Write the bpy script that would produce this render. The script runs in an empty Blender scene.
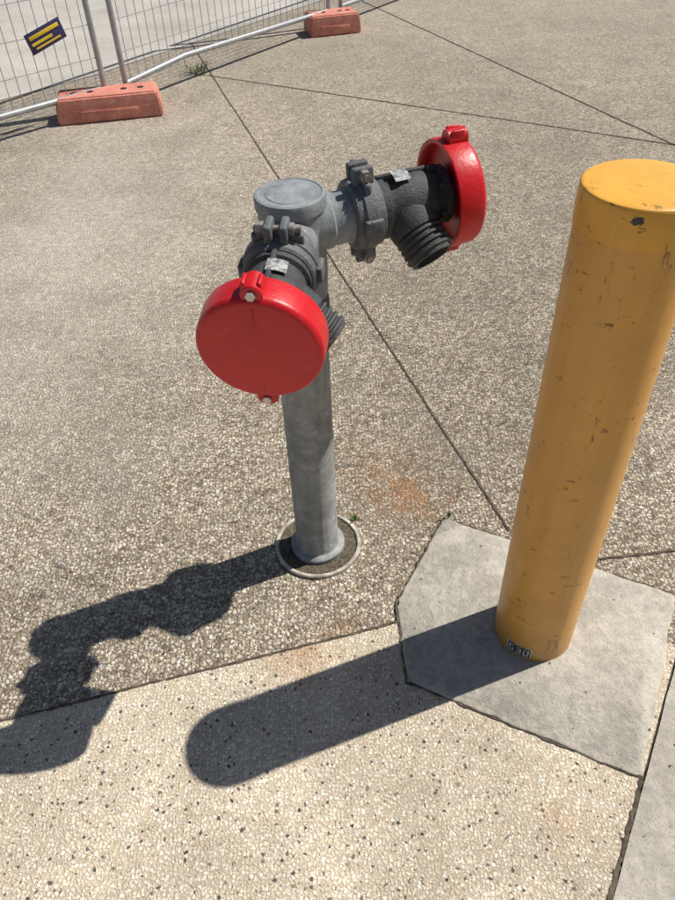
import bpy, bmesh, math, random
from mathutils import Vector, Matrix, noise
random.seed(7)
scene=bpy.context.scene
COL=scene.collection

# ---------------------------------------------------------------- helpers
def link(o,parent=None):
    COL.objects.link(o)
    if parent: o.parent=parent
    return o
def empty(name,loc=(0,0,0)):
    e=bpy.data.objects.new(name,None); e.location=loc; e.empty_display_size=.1
    return link(e)
def mesh_obj(name,bm,mat,parent=None,M=None,smooth=35):
    me=bpy.data.meshes.new(name)
    if M is not None: bm.transform(M)
    bmesh.ops.recalc_face_normals(bm,faces=bm.faces[:])
    bm.to_mesh(me); bm.free()
    if smooth:
        for p in me.polygons: p.use_smooth=True
        me.set_sharp_from_angle(angle=math.radians(smooth))
    me.materials.append(mat)
    o=bpy.data.objects.new(name,me)
    return link(o,parent)
def lathe_bm(profile,n=64,axis='Z',bm=None):
    bm=bm or bmesh.new()
    rings=[]
    for h,r in profile:
        ring=[]
        if r<1e-6:
            ring=[bm.verts.new((0,0,h) if axis=='Z' else (h,0,0))]
        else:
            for i in range(n):
                a=2*math.pi*i/n
                c,s=math.cos(a)*r,math.sin(a)*r
                ring.append(bm.verts.new((c,s,h) if axis=='Z' else (h,c,s)))
        rings.append(ring)
    for a,b in zip(rings,rings[1:]):
        if len(a)==1 and len(b)==1: continue
        for i in range(n):
            j=(i+1)%n
            if len(a)==1: bm.faces.new((a[0],b[i],b[j]))
            elif len(b)==1: bm.faces.new((a[i],b[0],a[j]))
            else: bm.faces.new((a[i],b[i],b[j],a[j]))
    return bm
def join(bm,b):
    me=bpy.data.meshes.new('tmp'); b.to_mesh(me); b.free(); bm.from_mesh(me); bpy.data.meshes.remove(me)
def box_bm(sx,sy,sz,c=(0,0,0),bev=0.002,seg=2,bm=None):
    b=bmesh.new()
    bmesh.ops.create_cube(b,size=1)
    bmesh.ops.scale(b,vec=(sx,sy,sz),verts=b.verts)
    if bev: bmesh.ops.bevel(b,geom=b.edges[:],offset=bev,segments=seg,affect='EDGES',profile=.5)
    bmesh.ops.translate(b,vec=c,verts=b.verts)
    if bm is None: return b
    join(bm,b); return bm
def tube_bm(bm,a,b,r,n=8):
    a=Vector(a);b=Vector(b);d=b-a
    q=d.to_track_quat('Z','Y').to_matrix().to_4x4(); q.translation=a
    t=lathe_bm([(0,0),(0,r),(d.length,r),(d.length,0)],n=n); t.transform(q); join(bm,t)

# ---------------------------------------------------------------- material helpers
class NT:
    def __init__(s,name,dim='3D'):
        s.m=bpy.data.materials.new(name); s.m.use_nodes=True; s.dim=dim
        s.t=s.m.node_tree; s.b=s.t.nodes['Principled BSDF']; s.co=s.n('ShaderNodeTexCoord').outputs['Object']
    def n(s,typ,**k):
        nd=s.t.nodes.new(typ)
        for a,v in k.items(): setattr(nd,a,v)
        return nd
    def set(s,sock,v):
        if isinstance(v,bpy.types.NodeSocket): s.t.links.new(v,sock)
        elif isinstance(v,(tuple,list)) and len(v)==3 and sock.type=='RGBA': sock.default_value=(*v,1)
        else: sock.default_value=v
    def noise(s,scale,detail=4,rough=.55,vec=None,col=False):
        nd=s.n('ShaderNodeTexNoise',noise_dimensions=s.dim); nd.inputs['Scale'].default_value=scale; nd.inputs['Detail'].default_value=detail
        nd.inputs['Roughness'].default_value=rough; s.set(nd.inputs['Vector'],vec or s.co)
        return nd.outputs['Color' if col else 'Fac']
    def ramp(s,fac,stops,interp='LINEAR'):
        nd=s.n('ShaderNodeValToRGB'); nd.color_ramp.interpolation=interp; e=nd.color_ramp.elements
        while len(e)<len(stops): e.new(.5)
        for el,(p,c) in zip(e,stops):
            el.position=p; el.color=(*c,1) if isinstance(c,(tuple,list)) else (c,c,c,1)
        s.set(nd.inputs['Fac'],fac); return nd.outputs['Color']
    def mix(s,f,a,b,mode='MIX'):
        nd=s.n('ShaderNodeMix',data_type='RGBA',blend_type=mode)
        s.set(nd.inputs['Factor'],f); s.set(nd.inputs[6],a); s.set(nd.inputs[7],b); return nd.outputs[2]
    def math(s,op,a,b=0.0,c=None,clamp=False):
        nd=s.n('ShaderNodeMath',operation=op,use_clamp=clamp); s.set(nd.inputs[0],a); s.set(nd.inputs[1],b)
        if c is not None: s.set(nd.inputs[2],c)
        return nd.outputs[0]
    def vmath(s,op,a,b):
        nd=s.n('ShaderNodeVectorMath',operation=op); s.set(nd.inputs[0],a); s.set(nd.inputs[1],b)
        return nd.outputs['Value' if op=='DISTANCE' else 'Vector']
    def vor(s,scale,feature='F1',vec=None,rand=1.0):
        nd=s.n('ShaderNodeTexVoronoi',feature=feature,voronoi_dimensions=s.dim); nd.inputs['Scale'].default_value=scale
        nd.inputs['Randomness'].default_value=rand
        s.set(nd.inputs['Vector'],vec or s.co); return nd
    def bump(s,h,strength=.5,dist=.002,normal=None):
        nd=s.n('ShaderNodeBump'); nd.inputs['Strength'].default_value=strength; nd.inputs['Distance'].default_value=dist
        s.set(nd.inputs['Height'],h)
        if normal: s.set(nd.inputs['Normal'],normal)
        return nd.outputs['Normal']
    def sep(s,c):
        nd=s.n('ShaderNodeSeparateColor'); s.set(nd.inputs[0],c); return nd.outputs
    def out(s,col,rough=.6,normal=None,metal=0.0,spec=None):
        s.set(s.b.inputs['Base Color'],col); s.set(s.b.inputs['Roughness'],rough); s.set(s.b.inputs['Metallic'],metal)
        if normal: s.set(s.b.inputs['Normal'],normal)
        if spec is not None: s.b.inputs['Specular IOR Level'].default_value=spec
        return s.m

def spot(N,x,y,r,nz):
    d=N.vmath('DISTANCE',N.co,(x,y,0.0))
    d=N.math('DIVIDE',d,r)
    d=N.math('ADD',d,N.math('MULTIPLY',N.math('SUBTRACT',nz,.5),2.4))
    return N.math('SUBTRACT',1.0,d,clamp=True)

def pebbles(N,v,scale,r0,r1,rand):
    vo=N.vor(scale,'F1',v,rand); s=N.sep(vo.outputs['Color'])
    r=N.math('MULTIPLY_ADD',s[2],r1-r0,r0)
    t=N.math('DIVIDE',vo.outputs['Distance'],r)
    h=N.math('SUBTRACT',1.0,N.math('MULTIPLY',t,t),clamp=True)
    return h,s
def aggregate(name,scale,stones,grit,matrix,rad=(.38,.62),rust=(),bumpd=.004,dark=None):
    N=NT(name,'2D')
    wob=N.n('ShaderNodeVectorMath',operation='SCALE'); N.set(wob.inputs[0],N.noise(scale*1.3,1,.5,col=True)); wob.inputs['Scale'].default_value=.85/scale
    v=N.vmath('ADD',N.co,wob.outputs[0])
    hA,sA_=pebbles(N,v,scale,rad[0],rad[1],.9)
    hB,sB_=pebbles(N,N.vmath('ADD',v,(.37,.91,0)),scale*1.7,.34,.56,.95)
    big=N.ramp(hA,[(.03,0.0),(.26,1.0)]); sml=N.ramp(hB,[(.03,0.0),(.32,1.0)])
    ca=N.mix(1.0,N.ramp(sA_[0],stones),N.ramp(sA_[1],[(0,.80),(1,1.16)]),'MULTIPLY')
    ca=N.mix(1.0,ca,N.ramp(N.noise(scale*3.2,2),[(.3,.86),(.7,1.12)]),'MULTIPLY')
    cb=N.ramp(sB_[0],grit)
    col=N.mix(big,N.mix(sml,matrix,cb),ca)
    if dark:
        v2=N.vor(dark[0],'F1',v); s2=N.sep(v2.outputs['Color'])
        sel=N.math('GREATER_THAN',s2[0],dark[1])
        siz=N.math('MULTIPLY_ADD',s2[1],.27,.09)
        dm=N.math('MULTIPLY',sel,N.math('LESS_THAN',v2.outputs['Distance'],siz))
        col=N.mix(dm,col,N.ramp(s2[2],[(0,(.075,.068,.062)),(.5,(.16,.14,.12)),(1,(.33,.27,.20))]))
    w1=N.ramp(N.noise(.6,4,.6),[(.32,.86),(.5,1.0),(.68,1.12)])
    w2=N.ramp(N.noise(5.5,4,.7),[(.3,.84),(.7,1.12)])
    col=N.mix(1.0,col,w1,'MULTIPLY'); col=N.mix(1.0,col,w2,'MULTIPLY')
    nz=N.noise(16,4,.7)
    for x,y,r,amt in rust:
        col=N.mix(N.math('MULTIPLY',spot(N,x,y,r,nz),amt,clamp=True),col,(.38,.18,.065))
    h=N.math('MAXIMUM',N.math('POWER',hA,.6),N.math('MULTIPLY',hB,.6))
    h=N.math('ADD',h,N.math('MULTIPLY',N.noise(scale*2.6,1,.6),.55))
    return N,col,N.bump(h,1.0,bumpd)

STON=[(0,(.15,.115,.08)),(.14,(.29,.23,.16)),(.35,(.49,.405,.295)),(.6,(.60,.515,.395)),(.8,(.69,.615,.50)),(.9,(.41,.385,.34)),(1,(.78,.725,.63))]
GR=[(0,(.15,.12,.08)),(.4,(.38,.315,.23)),(.8,(.55,.47,.36)),(1,(.66,.585,.47))]
N,c,nr=aggregate('exposed_aggregate',98,STON,GR,(.21,.17,.125),(.36,.58),rust=[(.19,1.43,.12,.7),(.13,1.53,.19,.28),(-.02,.985,.065,.4)],bumpd=.0040)
d=N.vmath('DISTANCE',N.vmath('MULTIPLY',N.co,(1.0,.40,1.0)),(-1.15,1.25,0.0))
band=N.math('SUBTRACT',1.45,N.math('ADD',d,N.math('MULTIPLY',N.noise(2.6,4,.7),1.0)),clamp=True)
c=N.mix(N.math('MULTIPLY',band,.68,clamp=True),c,(.69,.64,.55))
sy=N.n('ShaderNodeSeparateXYZ'); N.set(sy.inputs[0],N.co)
far=N.math('MULTIPLY',N.math('SUBTRACT',sy.outputs[1],1.6),.16,clamp=True)
c=N.mix(N.math('MULTIPLY',far,.34),c,(.60,.54,.45))
# coarse blotches that survive at distance + grime
c=N.mix(1.0,c,N.ramp(N.noise(34,3,.8),[(.34,.80),(.66,1.16)]),'MULTIPLY')
g=N.ramp(N.noise(2.1,5,.72,vec=N.vmath('ADD',N.co,(11,4,0))),[(.50,0.0),(.66,.28)]); c=N.mix(g,c,(.28,.24,.19))
M_AGG=N.out(c,.85,nr,spec=.3)
STON2=[(0,(.52,.42,.29)),(.25,(.66,.57,.43)),(.6,(.73,.645,.51)),(.85,(.78,.71,.59)),(1,(.62,.575,.49))]
GR2=[(0,(.46,.38,.27)),(.4,(.61,.515,.385)),(1,(.71,.63,.50))]
N,c,nr=aggregate('pale_aggregate',126,STON2,GR2,(.51,.43,.32),(.34,.54),rust=[(-.11,.945,.12,.5),(.40,.55,.08,.25)],bumpd=.0020,dark=(88,.83))
M_PALE=N.out(c,.85,nr,spec=.3)

def concrete(name,base,var=.25,scale=6,bump=.0008):
    N=NT(name,'2D')
    c=N.mix(1.0,base,N.ramp(N.noise(scale,5,.7),[(.28,1-var),(.72,1+var)]),'MULTIPLY')
    c=N.mix(1.0,c,N.ramp(N.noise(scale*9,4,.75),[(.3,.80),(.7,1.14)]),'MULTIPLY')
    c=N.mix(N.ramp(N.noise(scale*.9,5,.75,vec=N.vmath('ADD',N.co,(3.1,7.7,0))),[(.50,0.0),(.66,.5)]),c,tuple(x*.70 for x in base))
    c=N.mix(N.ramp(N.noise(scale*1.7,5,.75,vec=N.vmath('ADD',N.co,(8.1,2.7,0))),[(.53,0.0),(.64,.55)]),c,tuple(min(1,x*1.35) for x in base))
    sp=N.vor(170,'F1'); s=N.sep(sp.outputs['Color'])
    pits=N.math('LESS_THAN',sp.outputs['Distance'],N.math('MULTIPLY',s[0],.22))
    c=N.mix(N.math('MULTIPLY',pits,.5),c,tuple(x*.4 for x in base))
    h=N.math('ADD',N.noise(scale*12,4,.75),N.math('MULTIPLY',pits,-.3))
    return N,c,N.bump(h,.9,bump)
PAD=[(.283,1.335),(.13,1.065),(.135,.852),(.583,.618),(.812,1.05)]
N,c,b=concrete('pad_concrete',(.45,.42,.36),.2,5,.004)
edge=None
for (x0,y0),(x1,y1) in zip(PAD,PAD[1:]+PAD[:1]):
    L_=math.hypot(x1-x0,y1-y0); nx,ny=-(y1-y0)/L_,(x1-x0)/L_
    dt=N.n('ShaderNodeVectorMath',operation='DOT_PRODUCT'); N.set(dt.inputs[0],N.vmath('SUBTRACT',N.co,(x0,y0,0.0))); dt.inputs[1].default_value=(nx,ny,0)
    v=dt.outputs['Value']; edge=v if edge is None else N.math('MINIMUM',edge,v)
e2=N.math('ADD',N.math('DIVIDE',edge,.045),N.math('MULTIPLY',N.noise(22,4,.75),1.5))
c=N.mix(N.ramp(e2,[(.55,.8),(1.35,0.0)]),c,(.60,.53,.42))
M_PAD=N.out(c,.8,b,spec=.3)
N,c,b=concrete('kerb_concrete',(.43,.40,.345),.16,4,.003); M_KERB=N.out(c,.8,b,spec=.3)
N=NT('road_surface','2D')
c=N.ramp(N.noise(1.1,4,.65),[(.3,(.38,.36,.32)),(.7,(.54,.51,.46))]); c=N.mix(1.0,c,N.ramp(N.noise(45,3,.7),[(.3,.85),(.7,1.12)]),'MULTIPLY'); M_ROAD=N.out(c,.9)
N=NT('joint_dirt'); M_JOINT=N.out(N.ramp(N.noise(60,3),[(.3,(.035,.028,.02)),(.7,(.15,.12,.085))]),.95)
N=NT('dirt'); M_DIRT=N.out(N.ramp(N.noise(120,5,.7),[(.3,(.03,.024,.017)),(.7,(.21,.17,.12))]),.95,N.bump(N.noise(160,4),1,.006))

def paint(name,base,dirt,scr=True,bstr=.0004):
    N=NT(name)
    c=N.mix(1.0,base,N.ramp(N.noise(7,4,.65),[(.3,.88),(.7,1.08)]),'MULTIPLY')
    if scr:
        st=N.vmath('MULTIPLY',N.co,(1.0,1.0,.30))
        g=N.ramp(N.noise(34,5,.78,vec=st),[(.59,0.0),(.64,.75)])
        g2=N.ramp(N.noise(5,3,.6),[(.47,0.0),(.60,1.0)])
        c=N.mix(N.math('MULTIPLY',g,g2),c,dirt)
        sl=N.vmath('MULTIPLY',N.co,(1.0,1.0,3.5))
        c=N.mix(N.ramp(N.noise(20,4,.75,vec=sl),[(.645,0.0),(.67,.8)]),c,dirt)
        dr=N.vmath('MULTIPLY',N.co,(1.0,1.0,.06))
        c=N.mix(N.ramp(N.noise(26,4,.7,vec=dr),[(.48,0.0),(.72,.28)]),c,tuple(x*.62 for x in base))
    return N,c,N.bump(N.noise(90,4,.6),.6,bstr)
N,c,b=paint('yellow_paint',(.79,.40,.085),(.14,.08,.035),bstr=.0006)
sz=N.n('ShaderNodeSeparateXYZ'); N.set(sz.inputs[0],N.co)
g=N.math('MULTIPLY',N.math('SUBTRACT',1.0,N.math('DIVIDE',sz.outputs[2],.12),clamp=True),N.noise(40,4,.7))
c=N.mix(g,c,(.2,.12,.05)); M_YEL=N.out(c,.38,b)
N,c,b=paint('yellow_cap',(.86,.44,.065),(.10,.07,.04),bstr=.0006)
d=N.vmath('DISTANCE',N.co,(-.036,-.079,1.055)); d=N.math('ADD',N.math('DIVIDE',d,.020),N.math('MULTIPLY',N.noise(90,3,.7),1.2))
c=N.mix(N.ramp(d,[(.95,1.0),(1.15,0.0)]),c,(.05,.045,.045))
M_YELC=N.out(c,.38,b)
N,c,b=paint('red_plastic',(.60,.008,.015),(.2,.01,.01),scr=False,bstr=.0012)
c=N.mix(N.ramp(N.noise(45,5,.78),[(.56,0.0),(.75,.14)]),c,(.6,.3,.26)); M_RED=N.out(c,.38,b)
def castiron(name,lo,hi,scale=30,rough=.6,rust=0.0,bd=.0016,metal=0.0,streak=False):
    N=NT(name)
    c=N.ramp(N.noise(scale,5,.75),[(.32,lo),(.68,hi)])
    sp=N.ramp(N.noise(scale*4,4,.7),[(.62,0.0),(.72,.45)])
    c=N.mix(sp,c,tuple(min(1,x*1.7+.05) for x in hi))
    if streak:
        st=N.vmath('MULTIPLY',N.co,(1.0,1.0,.12))
        c=N.mix(1.0,c,N.ramp(N.noise(30,4,.7,vec=st),[(.3,.76),(.7,1.16)]),'MULTIPLY')
        c=N.mix(N.ramp(N.noise(9,5,.75,vec=N.vmath('ADD',N.co,(1,4,2))),[(.50,0.0),(.60,.5)]),c,tuple(x*.6 for x in lo))
    if rust: c=N.mix(N.ramp(N.noise(scale*.8,5,.7,vec=N.vmath('ADD',N.co,(5,2,1))),[(.58,0.0),(.70,rust)]),c,(.17,.075,.03))
    return N.out(c,rough,N.bump(N.noise(scale*7,4,.65),.9,bd),metal=metal)
M_IRON=castiron('black_cast_iron',(.03,.033,.035),(.075,.08,.083),bd=.0024)
M_CLAMP=castiron('grey_clamp',(.085,.095,.10),(.17,.18,.187),rust=.45,bd=.0026)
M_TEE=castiron('grey_painted_steel',(.21,.232,.245),(.33,.353,.365),14,.6,.35,.0016,0,True)
M_PIPE=castiron('galvanised_pipe',(.24,.25,.24),(.41,.42,.405),11,.68,.35,.0014,.0,True)
M_BOLT=castiron('steel_bolt',(.20,.165,.14),(.42,.39,.35),60,.5,.4,.0008,.4)
M_ZINC=castiron('zinc',(.32,.33,.34),(.48,.49,.50),25,.45,.0,.0004,.4)
M_HEX=castiron('bright_bolt',(.45,.45,.45),(.6,.6,.6),25,.35,.0,.0004,.6)
M_DARK=NT('dark_hole').out((.012,.01,.01),.9)
N=NT('label_white'); M_LAB=N.out(N.ramp(N.noise(70,5,.7),[(.45,(.72,.72,.70)),(.6,(.35,.35,.36))]),.5)
N=NT('worn_label'); M_LABW=N.out(N.ramp(N.noise(95,5,.75),[(.40,(.52,.52,.51)),(.52,(.30,.31,.32)),(.62,(.10,.105,.11))]),.6)
M_LABK=NT('label_black').out((.02,.022,.03),.5)
N=NT('cream_pvc'); M_PVC=N.out(N.ramp(N.noise(30,5,.75),[(.40,(.66,.63,.55)),(.62,(.30,.26,.20))]),.6)
N=NT('orange_block'); c=N.ramp(N.noise(7,5,.7),[(.3,(.52,.17,.12)),(.7,(.72,.29,.21))]); c=N.mix(N.ramp(N.noise(30,5,.78),[(.5,0.0),(.7,.6)]),c,(.66,.44,.37)); M_BLOCK=N.out(c,.8,N.bump(N.noise(60,4),.8,.004))
M_GRASS=NT('weed_green').out((.08,.13,.025),.7)
M_SGN=NT('sign_blue').out((.03,.025,.10),.45)
M_SGNY=NT('sign_yellow').out((.7,.5,.03),.5)

# ---------------------------------------------------------------- ground sheets
def up(o):
    if o.data.polygons[0].normal.z<0: o.data.flip_normals()
    return o
def sheet(name,pts,z,mat):
    bm=bmesh.new(); vs=[bm.verts.new((x,y,z)) for x,y in pts]; bm.faces.new(vs)
    return up(mesh_obj(name,bm,mat,smooth=0))
sheet('pavement',[(-150,-150),(150,-150),(150,150),(-150,150)],0,M_AGG)
sA=.236
def A(x): return .982+sA*x
kd=Vector((.13,.21))/.247
k0=Vector((.452,.405))
def K(t): p=k0+kd*t; return (p.x,p.y)
sheet('pale_pavement',[(-6,A(-6)),(.2,A(.2)),K(.60),K(-6)],.004,M_PALE)
def wavy(pts,amp,step=.012,seed=0):
    out=[]
    for (a,b) in zip(pts,pts[1:]+pts[:1]):
        a=Vector(a);b=Vector(b);n=max(1,int((b-a).length/step)); nn=Vector((-(b-a).y,(b-a).x)).normalized()
        for i in range(n):
            p=a.lerp(b,i/n); w=noise.noise(Vector((p.x*9,p.y*9,seed)))*amp+noise.noise(Vector((p.x*60,p.y*60,seed)))*amp*.7
            if i==0: p=p+(Vector((.46,.97))-p).normalized()*.006
            out.append(tuple(p+nn*w))
    return out
bm=bmesh.new()
po=wavy(PAD,.005)
cx=sum(p[0] for p in po)/len(po);cy=sum(p[1] for p in po)/len(po)
top=[bm.verts.new((cx+(x-cx)*.98,cy+(y-cy)*.98,.0125)) for x,y in po]; bm.faces.new(top)
mid=[bm.verts.new((x,y,.0085)) for x,y in po]
bot=[bm.verts.new((cx+(x-cx)*1.006,cy+(y-cy)*1.006,.0)) for x,y in po]
for i in range(len(po)):
    j=(i+1)%len(po); bm.faces.new((top[i],mid[i],mid[j],top[j])); bm.faces.new((mid[i],bot[i],bot[j],mid[j]))
mesh_obj('concrete_pad',bm,M_PAD,smooth=40)
nk=Vector((kd.y,-kd.x))
def KN(t,o): p=k0+kd*t+nk*o; return (p.x,p.y)
bm=bmesh.new()
L=[KN(t*.03,.005+.002*noise.noise(Vector((t*.3,0,3)))+.0015*noise.noise(Vector((t*1.7,5,3)))) for t in range(-200,300)]
R_=[KN(9*1.0,.45),KN(-6,.45)]
vs=[bm.verts.new((x,y,.008)) for x,y in L+R_]; bm.faces.new(vs)
up(mesh_obj('kerb',bm,M_KERB,smooth=0))

joints=empty('pavement_joints')
def joint(a,b,w,z,amp=.6):
    a=Vector(a);b=Vector(b);d=b-a;Ln=d.length;d.normalize();n=Vector((-d.y,d.x))
    k=max(2,int(Ln/.008)); bm=bmesh.new(); pv=None
    for i in range(k+1):
        p=a+d*(Ln*i/k); p3=Vector((p.x*9,p.y*9,w*100))
        o=noise.noise(p3*.5)*.004; w1=w*(.5+amp*noise.noise(p3*11)); w2=w*(.5+amp*noise.noise(p3*11+Vector((9,4,1))))
        q1=p+n*(o+w1);q2=p+n*(o-w2)
        v=(bm.verts.new((q1.x,q1.y,z)),bm.verts.new((q2.x,q2.y,z)))
        if pv: bm.faces.new((pv[0],pv[1],v[1],v[0]))
        pv=v
    up(mesh_obj('joint_line',bm,M_JOINT,joints,smooth=0))
joint((-6,A(-6)),(.135,A(.135)),.0055,.0065)
joint((.452,1.285),(-.74,5.52),.0065,.003)
joint((-.74,5.52),(-1.6,8.6),.009,.003)
joint((.60,1.17),(2.5,1.35),.006,.003)
joint((-.95,5.73),(1.89,3.96),.010,.003)
joint((1.89,3.96),(6,1.4),.010,.003)
joint((.30,8.1),(1.89,3.96),.010,.003)
joint((1.89,3.96),(3.2,.56),.008,.003)
joint(K(-6),K(.245),.008,.0065)
joint(K(.245),K(8),.009,.003)
for a,b in ((0,1),(1,2),(2,3),(4,0)):
    s=1.008
    a=Vector(PAD[a]);b=Vector(PAD[b]);c0=Vector((cx,cy))
    joint(c0+(a-c0)*s,c0+(b-c0)*s,.005,.0068,.95)
# ---------------------------------------------------------------- bollard
BX,BY=.442,.972; BR=.0885; BH=1.082
bo=empty('bollard',(BX,BY,.012))
bm=lathe_bm([(0,BR+.0005),(.004,BR),(BH-.10,BR),(BH-.066,BR)],n=96); mesh_obj('post',bm,M_YEL,bo)
prof=[(BH-.070,BR),(BH-.070,BR+.0016),(BH-.035,BR+.0018),(BH-.018,BR+.0012),(BH-.0135,BR),(BH-.0125,BR-.0015)]
prof+= [(BH-.0115,BR-.006),(BH-.009,BR*.6),(BH-.008,BR*.25),(BH-.0078,0)]
bm=lathe_bm(prof,n=96); mesh_obj('cap',bm,M_YELC,bo,smooth=50)
def patch(R,az,z,w,h,mat,parent,name,k=10):
    bm=bmesh.new(); pv=None
    for i in range(k+1):
        a=math.radians(az)+(i/k-.5)*w/R
        v=(bm.verts.new((math.cos(a)*R,math.sin(a)*R,z-h/2)),bm.verts.new((math.cos(a)*R,math.sin(a)*R,z+h/2)))
        if pv: bm.faces.new((pv[0],v[0],v[1],pv[1]))
        pv=v
    return mesh_obj(name,bm,mat,parent)
patch(BR+.0012,-126,.026,.054,.029,M_LABK,bo,'label')
patch(BR+.0009,-126,.026,.059,.034,M_LAB,bo,'label_border')
SEG={'6':'acdefg','3':'abcdg','0':'abcdef'}
def digit(ch,ca):
    w,h,t=.0095,.017,.0032
    S={'a':(0,h/2,w+t,t),'d':(0,-h/2,w+t,t),'g':(0,0,w,t),'f':(-w/2,h/4,t,h/2),'b':(w/2,h/4,t,h/2),'e':(-w/2,-h/4,t,h/2),'c':(w/2,-h/4,t,h/2)}
    for k,s in enumerate(SEG[ch]):
        x,z,ww,hh=S[s]
        patch(BR+.0017+k*.00005,ca+math.degrees(x/BR),.026+z,ww,hh,M_LAB,bo,'digit_segment',3)
for i,ch in enumerate('630'): digit(ch,-126+(i-1)*11)

# ---------------------------------------------------------------- hydrant
HX,HY=-.063,1.267
hy=empty('fire_hydrant',(HX,HY,0)); hy.rotation_euler=(math.radians(1.7),0,0)
PR=.0545
bm=lathe_bm([(0,.070),(.018,.0705),(.024,.066),(.027,PR+.003),(.034,PR),(.55,PR),(.72,PR),(.722,PR-.002)],n=64)
mesh_obj('riser_pipe',bm,M_PIPE,hy)
bm=lathe_bm([(.69,PR-.001),(.69,PR+.004),(.71,PR+.006),(.765,PR+.006),(.775,PR+.003),(.785,PR)],n=64); mesh_obj('riser_collar',bm,M_IRON,hy)
AZ=.912
bm=lathe_bm([(.77,PR-.002),(.78,.058),(.82,.0600),(.953,.0600),(.956,.0635),(.973,.064),(.9785,.0618),(.980,.057),(.9785,.0555),(.9780,.044),(.9792,.043),(.9792,.02),(.9795,0)],n=80)
mesh_obj('tee_body',bm,M_TEE,hy,smooth=30)
def frame(az,pitch,z):
    a=math.radians(az)
    return Matrix.Translation((0,0,z))@Matrix.Rotation(a,4,'Z')@Matrix.Rotation(-math.radians(pitch),4,'Y')
def arm(az,pitch,side,tag,cl,lab_ang,bl,R,noz):
    F=frame(az,pitch,AZ)
    def add(nm,bm,mat,sm=35): return mesh_obj(nm+tag,bm,mat,hy,F,smooth=sm)
    add('branch_pipe',lathe_bm([(.03,.050),(.066,.050),(.070,.047),(cl-.035,.047),(cl-.03,.050),(cl,.050)],n=56,axis='X'),M_TEE)
    add('clamp',lathe_bm([(cl-.028,.046),(cl-.028,.058),(cl-.024,.062),(cl-.012,.064),(cl-.010,.0670),(cl+.010,.0670),(cl+.012,.064),(cl+.024,.062),(cl+.028,.058),(cl+.028,.046)],n=56,axis='X'),M_CLAMP)
    b=bmesh.new()
    for sg in (1,-1):
        for t in (-.013,.013):
            box_bm(.040,.014,.034,(cl,t,sg*.074),.005,3,b)
            box_bm(.012,.030,.020,(cl,t*2.2,sg*.060),.004,3,b)
    for sy_ in (1,-1):
        box_bm(.036,.012,.030,(cl,sy_*.066,0),.004,3,b)
    add('clamp_lugs',b,M_CLAMP)
    b=bmesh.new()
    for sg in (1,-1):
        z=sg*.078
        tube_bm(b,(cl,-.038,z),(cl,.040,z),.0058,14)
        tube_bm(b,(cl,-.034,z),(cl,-.021,z),.0115,6); tube_bm(b,(cl,.021,z),(cl,.029,z),.0105,20)
    add('clamp_bolts',b,M_BOLT)
    s=cl+.028; e=s+bl
    add('valve_body',lathe_bm([(s-.006,.050),(s,.056),(s+.012,.057),(s+.016,.050),(s+.030,.0515),(s+.045,.056),(e+.050,.0575),(e+.070,.053),(e+.082,.046),(e+.090,.0455),(e+.092,.053),(e+.104,.053),(e+.106,.036),(e+.13,.034)],n=56,axis='X'),M_IRON)
    b=bmesh.new()
    for i in range(6):
        a=i*math.pi/3+.3
        tube_bm(b,(e+.080,.050*math.cos(a),.050*math.sin(a)),(e+.092,.050*math.cos(a),.050*math.sin(a)),.007,6)
    box_bm(.10,.010,.016,(s+.05,0,.054),.004,2,b)
    add('bonnet_bolts',b,M_IRON)
    o0=Vector((s+.050,0,0)); od=Vector(noz).normalized()
    q=od.to_track_quat('Z','Y').to_matrix().to_4x4(); q.translation=o0
    pr=[(.01,.050),(.058,.048),(.064,.046),(.066,.042)]
    h=.067
    for i in range(4):
        pr+=[(h,.0415),(h+.002,.0465),(h+.0065,.0465),(h+.0090,.0415)]; h+=.0118
    pr+=[(h,.041),(h+.004,.0405),(h+.004,.034),(h-.03,.033),(h-.03,0)]
    b=lathe_bm(pr,n=56); b.transform(q); add('outlet_nozzle',b,M_IRON,30)
    c0=e+.096
    pr=[(c0+.020,0),(c0+.020,R-.012),(c0+.002,R-.010),(c0,R-.008),(c0,R-.001),(c0+.004,R),(c0+.042,R-.001)]
    for i in range(1,7):
        a=i/6*math.pi/2; pr.append((c0+.042+.012*math.sin(a),R-.013+.012*math.cos(a)))
    pr+=[(c0+.0555,R*.6),(c0+.0565,R*.3),(c0+.057,0)]
    add('red_cap',lathe_bm(pr,n=96,axis='X'),M_RED,40)
    b=bmesh.new()
    for sg in (1,-1):
        for t in (-.012,.012):
            box_bm(.026,.007,.034,(c0+.030,t,sg*(R+.002)),.003,3,b)
        t=lathe_bm([(c0+.012,0),(c0+.012,.017),(c0+.048,.017),(c0+.050,.015),(c0+.050,0)],n=24,axis='X'); bmesh.ops.translate(t,vec=(0,0,sg*(R+.001)),verts=t.verts); join(b,t)
    box_bm(.004,.0018,2*R-.036,(c0+.0542,0,0),.0008,2,b)
    add('cap_lugs',b,M_RED)
    b=bmesh.new()
    for sg in (1,-1):
        tube_bm(b,(c0+.048,0,sg*(R+.003)),(c0+.055,0,sg*(R+.003)),.0075,6)
    add('cap_bolt',b,M_HEX)
    b=bmesh.new(); pv=None
    for i in range(9):
        a=math.radians(lab_ang)+(i/8-.5)*.55; r=.0625
        v=(b.verts.new((s+.030,r*math.cos(a),r*math.sin(a))),b.verts.new((s+.060,r*math.cos(a),r*math.sin(a))))
        if pv: b.faces.new((pv[0],v[0],v[1],pv[1]))
        pv=v
    add('sticker',b,M_LABW)
arm(-98.5,-5.5,1,'_near',.122,80,.032,.1005,(.25,.80,-.55))
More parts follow.
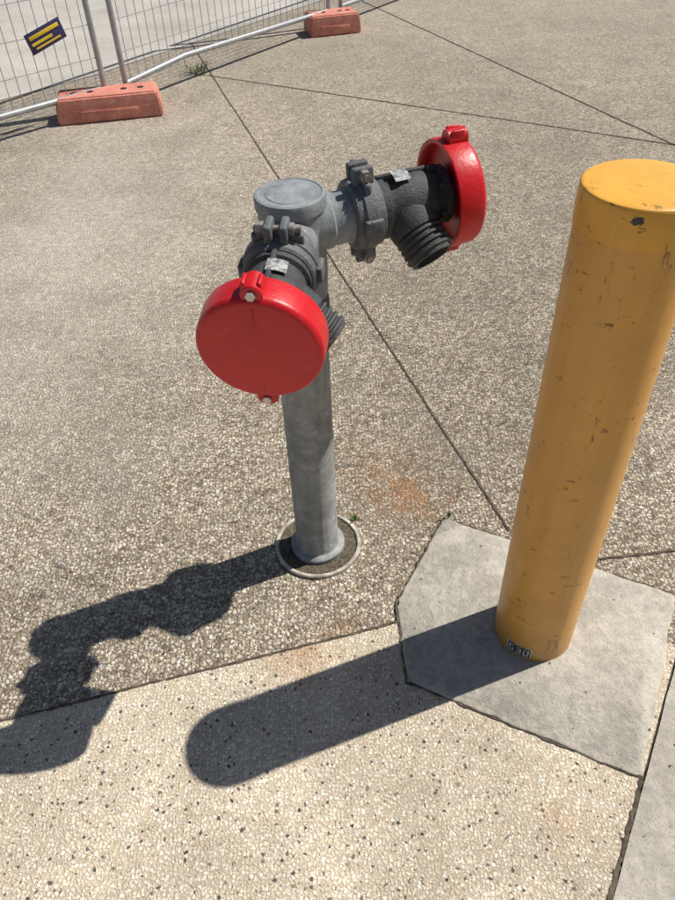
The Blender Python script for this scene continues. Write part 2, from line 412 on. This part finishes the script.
arm(18,2.0,-1,'_far',.133,100,.030,.099,(.22,-.74,-.62))
bm=lathe_bm([(0,.1140),(.007,.1140),(.009,.112),(.009,.106),(.007,.1045),(0,.1045)],n=80)
so_=mesh_obj('valve_sleeve',bm,M_PVC); so_.location=(HX,HY,.002)
bm=bmesh.new()
prev=None
for r in (.050,.075,.09,.1055):
    ring=[bm.verts.new((r*math.cos(i*math.pi/32),r*math.sin(i*math.pi/32),.001+.004*random.random())) for i in range(64)]
    if prev:
        for i in range(64): bm.faces.new((prev[i],ring[i],ring[(i+1)%64],prev[(i+1)%64]))
    prev=ring
mesh_obj('sleeve_dirt',bm,M_DIRT,so_)

# ---------------------------------------------------------------- temporary fence
def fence(a,b,z0,name,sag=0):
    a=Vector((*a,0));b=Vector((*b,0));d=(b-a);L=d.length;d.normalize()
    e=empty(name,a)
    H=2.1
    bm=bmesh.new()
    r=.018
    P=lambda t,z:d*t+Vector((0,0,z))
    tube_bm(bm,P(.02,.06),P(.02,H),r,14);tube_bm(bm,P(L-.02,.06),P(L-.02,H),r,14)
    tube_bm(bm,P(.02,z0),P(L*.25,z0+sag),r,14);tube_bm(bm,P(L*.25,z0+sag),P(L-.02,z0),r,14);tube_bm(bm,P(.02,H),P(L-.02,H),r,14)
    mesh_obj('frame',bm,M_ZINC,e)
    bm=bmesh.new(); n=int(L/.070)
    for i in range(1,n): tube_bm(bm,P(L*i/n,z0),P(L*i/n,H),.0024,5)
    for k in range(1,11): tube_bm(bm,P(.02,z0+k*(H-z0)/11)+Vector((.004,-.004,0)),P(L-.02,z0+k*(H-z0)/11)+Vector((.004,-.004,0)),.0024,5)
    mesh_obj('mesh_wires',bm,M_ZINC,e)
fence((-3.10,3.37),(-1.35,4.99),.13,'temporary_fence')
fence((-1.26,5.04),(.10,6.85),.13,'temporary_fence',.04)
fence((.18,6.95),(1.6,8.85),.13,'temporary_fence')
def block(c,az,sx=.64,sy=.26,h=.145):
    e=empty('fence_block',(*c,0)); e.rotation_euler=(0,0,math.radians(az))
    bm=bmesh.new()
    for z,k in ((0,1.0),(h*.55,.985),(h,.94)):
        for x,y in ((-1,-1),(1,-1),(1,1),(-1,1)):
            bm.verts.new((x*sx/2*k,y*(sy/2-(1-k)*sx/2),z))
    bm.verts.ensure_lookup_table(); v=list(bm.verts)
    for k in (0,4):
        for i in range(4):
            j=(i+1)%4; bm.faces.new((v[k+i],v[k+j],v[k+4+j],v[k+4+i]))
    bm.faces.new(v[8:12]); bm.faces.new(v[0:4][::-1])
    bmesh.ops.bevel(bm,geom=bm.edges[:],offset=.010,segments=3,affect='EDGES')
    mesh_obj('foot',bm,M_BLOCK,e)
    bm=bmesh.new()
    for x in (-.32,-.16,.16,.32):
        tube_bm(bm,(x*sx,0,h-.002),(x*sx,0,h+.0015),.02,20)
    mesh_obj('post_sockets',bm,M_DARK,e)
    bm=box_bm(sx*.55,.006,.04,(0,-sy/2+.001,.05),.002); mesh_obj('moulded_panel',bm,M_BLOCK,e)
block((-1.33,4.88),10)
block((.11,6.72),14,.42,.26)
block((1.65,8.9),14)
# small sign hung on the left-hand panel
sg=empty('fence_sign',(-1.585,4.771,.48)); sg.rotation_euler=(0,math.radians(-14),math.radians(43))
mesh_obj('board',box_bm(.24,.006,.11,(0,-.012,0),.002),M_SGN,sg)
b=box_bm(.20,.003,.020,(0,-.0165,.026),.0005); box_bm(.14,.003,.014,(-.03,-.0165,-.008),.0005,1,b); box_bm(.17,.003,.009,(0,-.0165,-.033),.0005,1,b)
mesh_obj('lettering',b,M_SGNY,sg)
sheet('road',[(-40,-30.5),(-1.6,5.8),(.0,7.85),(40,58),(-40,90)],.004,M_ROAD)

def weed(x,y,n,h,sp):
    bm=bmesh.new()
    for i in range(n):
        a=random.random()*6.28; r=random.random()*sp; l=h*(.5+random.random()*.7); w=.0025
        b0=Vector((x+r*math.cos(a),y+r*math.sin(a),.002)); dr=Vector((math.cos(a+random.uniform(-1,1)),math.sin(a+random.uniform(-1,1)),0)); s=Vector((-dr.y,dr.x,0))*w
        p1=b0+dr*l*.3+Vector((0,0,l*.6)); p2=b0+dr*l*.8+Vector((0,0,l*.7))
        v=[bm.verts.new(q) for q in (b0-s,b0+s,p1+s*.8,p1-s*.8,p2)]
        bm.faces.new(v[:4]); bm.faces.new((v[3],v[2],v[4]))
    mesh_obj('weed',bm,M_GRASS,smooth=0)
weed(-.88,5.72,60,.10,.10); weed(.04,1.345,8,.018,.012); weed(.295,1.345,8,.02,.02)

bm=bmesh.new()
for i in range(420):
    x=random.uniform(-.9,1.2); y=random.uniform(.5,2.6)
    s=random.uniform(.0012,.0032)
    t=bmesh.new(); bmesh.ops.create_icosphere(t,subdivisions=1,radius=s)
    for v in t.verts: v.co*=random.uniform(.75,1.2)
    bmesh.ops.translate(t,vec=(x,y,.012+s*.3 if (x>.13 and y<1.3) else .004+s*.4),verts=t.verts)
    join(bm,t)
N=NT('grit_stone'); M_GRIT=N.out(N.ramp(N.noise(25,2),[(.35,(.12,.09,.06)),(.65,(.5,.43,.33))]),.85)
mesh_obj('loose_gravel',bm,M_GRIT,smooth=0)

# ---------------------------------------------------------------- light
az=math.radians(19.4); el=math.radians(55.2)
w=bpy.data.worlds.new('World'); scene.world=w; w.use_nodes=True
sky=w.node_tree.nodes.new('ShaderNodeTexSky'); sky.sky_type='NISHITA'; sky.sun_disc=False
sky.sun_elevation=el; sky.sun_rotation=math.pi/2-az
bg=w.node_tree.nodes['Background']; w.node_tree.links.new(sky.outputs[0],bg.inputs[0]); bg.inputs[1].default_value=.056
sl=bpy.data.lights.new('sun','SUN'); sl.energy=5.0; sl.angle=math.radians(.53); sl.color=(1,.95,.875)
so=link(bpy.data.objects.new('sun',sl))
sd=Vector((math.cos(az)*math.cos(el),math.sin(az)*math.cos(el),math.sin(el)))
so.rotation_euler=sd.to_track_quat('Z','Y').to_euler(); so.location=sd*20

# ---------------------------------------------------------------- camera
p=math.radians(42.45); ro=math.radians(2.56)
F=Vector((0,math.cos(p),-math.sin(p)));R0=Vector((1,0,0));U0=Vector((0,math.sin(p),math.cos(p)))
R=math.cos(ro)*R0-math.sin(ro)*U0; U=math.sin(ro)*R0+math.cos(ro)*U0
cd=bpy.data.cameras.new('camera'); cam=link(bpy.data.objects.new('camera',cd))
cd.sensor_fit='HORIZONTAL'; cd.sensor_width=36; cd.lens=36*728/675; cd.clip_start=.05; cd.clip_end=500
Mx=Matrix((R,U,-F)).transposed().to_4x4(); Mx.translation=Vector((0,0,1.5)); cam.matrix_world=Mx
scene.camera=cam
scene.view_settings.view_transform='Standard'; scene.view_settings.look='None'; scene.view_settings.exposure=0
